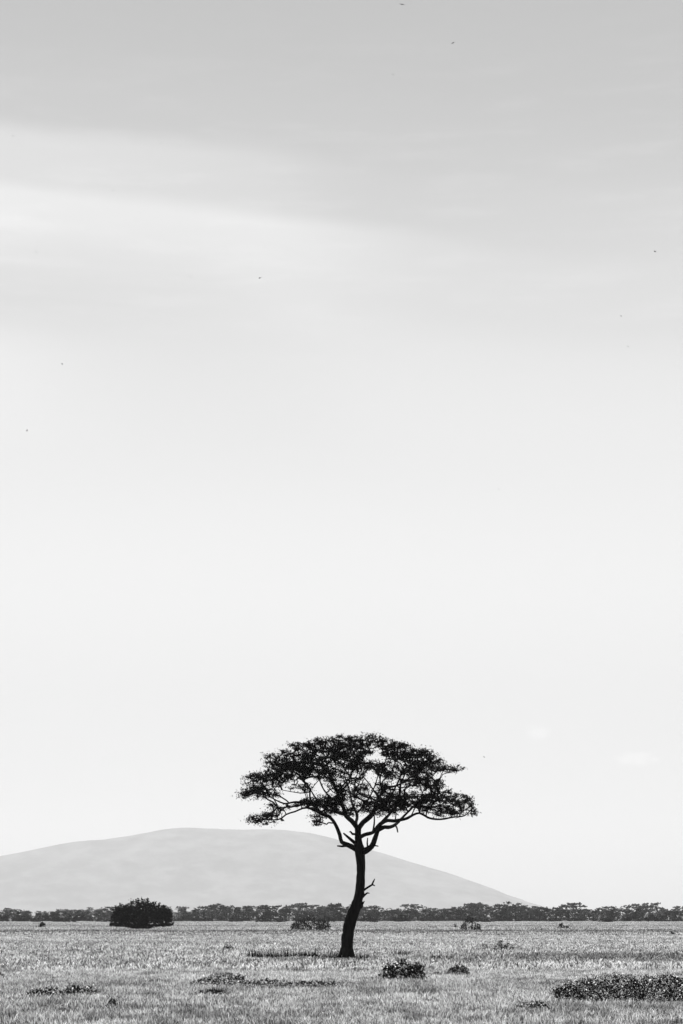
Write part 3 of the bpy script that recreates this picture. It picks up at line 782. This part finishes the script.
W = bpy.data.worlds.new('World'); S.world = W; W.use_nodes = True
t = NT(W.node_tree)
sky = t.new('ShaderNodeTexSky', sky_type='NISHITA'); sky.sun_disc = False
sky.sun_elevation = SUN_EL; sky.sun_rotation = SUN_AZ; sky.air_density = 1.0; sky.dust_density = 1.2; sky.ozone_density = 1.0; sky.altitude = 1200
bw = t.new('ShaderNodeRGBToBW'); t.l.new(sky.outputs[0], bw.inputs[0])
base = bw.outputs[0]
g = t.new('ShaderNodeTexCoord').outputs['Generated']
X_, Y_, Z_ = t.sep(g)
az = t.m('MULTIPLY', t.m('ARCTAN2', X_, Y_), 57.29578)
el = t.m('MULTIPLY', t.m('ARCSINE', Z_), 57.29578)
cv = t.comb(az, el, 0.0)
# wind-drawn cirrus: warped elevation, sheets whose upper edges are bright
wn = t.m('SUBTRACT', t.noise(t.vmul(cv, (.09, .30, 0)), 1.0, 4, .5), .5)
wn2 = t.m('SUBTRACT', t.noise(t.vmul(cv, (.22, 1.5, 0)), 1.0, 6, .62), .5)
elw = t.m('ADD', t.m('ADD', el, t.m('MULTIPLY', wn, .7)), t.m('MULTIPLY', wn2, .8))
def curve_az(pts, interp='B_SPLINE'):
    """value as a function of azimuth from (px, value)"""
    cr = t.new('ShaderNodeValToRGB'); cr.color_ramp.interpolation = interp
    f = t.mr(az, -12, 12, 0, 1, 'LINEAR'); t.l.new(f, cr.inputs[0])
    e = cr.color_ramp.elements
    while len(e) > 1: e.remove(e[-1])
    for i, (p_, v_) in enumerate(pts):
        q = (azel(p_, 300)[0] + 12) / 24
        k = e[0] if i == 0 else e.new(q)
        k.position = q; k.color = (v_, v_, v_, 1)
    b_ = t.new('ShaderNodeSeparateColor'); t.l.new(cr.outputs[0], b_.inputs[0])
    return b_.outputs[0]
def curve_el(pts):
    cr = t.new('ShaderNodeValToRGB'); cr.color_ramp.interpolation = 'B_SPLINE'
    t.l.new(t.mr(el, 0, 90, 0, 1, 'LINEAR'), cr.inputs[0])
    e = cr.color_ramp.elements
    while len(e) > 1: e.remove(e[-1])
    for i, (p_, v_) in enumerate(pts):
        k = e[0] if i == 0 else e.new(p_ / 90)
        k.position = p_ / 90; k.color = (v_, v_, v_, 1)
    b_ = t.new('ShaderNodeSeparateColor'); t.l.new(cr.outputs[0], b_.inputs[0])
    return b_.outputs[0]
def sheet(edge, amp, soft, fall):
    """edge: (px, py) of the sheet's upper edge; amp: (px, strength)"""
    ed = t.m('MULTIPLY', curve_az([(p_, azel(p_, y_)[1] / 30) for p_, y_ in edge]), 30)
    dd = t.m('SUBTRACT', ed, elw)                         # degrees below the edge
    up = t.mr(dd, -soft, soft)
    dn = t.mr(dd, soft, fall, 1.0, 0.0, 'SMOOTHERSTEP')
    return t.m('MULTIPLY', t.m('MULTIPLY', up, dn), t.m('MULTIPLY', curve_az(amp), SH))
SH = .37
veil = curve_el([(0, 0), (3, .0), (6.6, .22), (9.5, .40), (13, .40), (18, .29), (22, .20), (27, .17), (50, .1), (90, .05)])
s1 = sheet([(0, 124), (100, 131), (220, 140), (300, 152), (400, 175), (683, 195)], [(0, .36), (150, .30), (260, .22), (340, .05), (420, 0.03), (683, .05)], .38, 5.0)
s2 = sheet([(0, 184), (100, 196), (200, 206), (300, 214), (400, 230), (520, 250), (683, 262)], [(0, .34), (150, .32), (260, .40), (330, .34), (420, .14), (560, .06), (683, .05)], .35, 4.4)
s3 = sheet([(0, 325), (120, 335), (230, 296), (300, 294), (360, 322), (450, 334), (683, 352)], [(0, .25), (90, .10), (200, .05), (320, .14), (450, .14), (683, .10)], .8, 5.5)
s4 = sheet([(0, 60), (200, 75), (400, 110), (683, 150)], [(0, .05), (200, .04), (400, .03), (683, .06)], 1.2, 6)
wisp = t.m('MULTIPLY', t.mr(wn2, -.05, .28), t.m('MULTIPLY', t.mr(el, 15, 20), t.mr(el, 23, 28, .045, 0.0)))
def puff(px, py, rx, ry, amp):
    a_, e_ = azel(px, py)
    rn = t.m('MULTIPLY', t.m('SUBTRACT', t.noise(t.vmul(cv, (3, 5, 0)), 1.0, 4, .65), .5), 2.6)
    qx = t.m('DIVIDE', t.m('SUBTRACT', az, a_), rx / 33.0); qy = t.m('DIVIDE', t.m('SUBTRACT', el, e_), ry / 33.0)
    d_ = t.m('ADD', t.m('SQRT', t.m('ADD', t.m('MULTIPLY', qx, qx), t.m('MULTIPLY', qy, qy))), rn)
    return t.mr(d_, .35, 1.35, amp, 0.0)
p1 = puff(538, 732, 10, 7, .36); p2 = puff(636, 759, 20, 6, .36)
tot = t.m('ADD', s1, veil)
for q in (s2, s3, s4, wisp): tot = t.m('ADD', tot, q)
tot = t.m('MINIMUM', tot, .85)
SKYK, CLOUD = 1.0, 9.0
basek = t.m('MULTIPLY', base, SKYK)
mixed = t.m('ADD', t.m('MULTIPLY', basek, t.m('SUBTRACT', 1.0, tot)), t.m('MULTIPLY', tot, CLOUD))
mixed = t.m('ADD', mixed, t.m('MULTIPLY', t.m('ADD', p1, p2), 1.2))
bg = t.new('ShaderNodeBackground'); t.l.new(gray(t, mixed), bg.inputs[0]); bg.inputs[1].default_value = .1
out = t.new('ShaderNodeOutputWorld'); t.l.new(bg.outputs[0], out.inputs[0])

S.view_settings.view_transform = 'Standard'; S.view_settings.look = 'None'
S.view_settings.exposure = 0.62; S.view_settings.gamma = 1.0
S.view_settings.use_curve_mapping = False
S.cycles.volume_bounces = 2
S.cycles.max_bounces = 6
S.cycles.transparent_max_bounces = 8
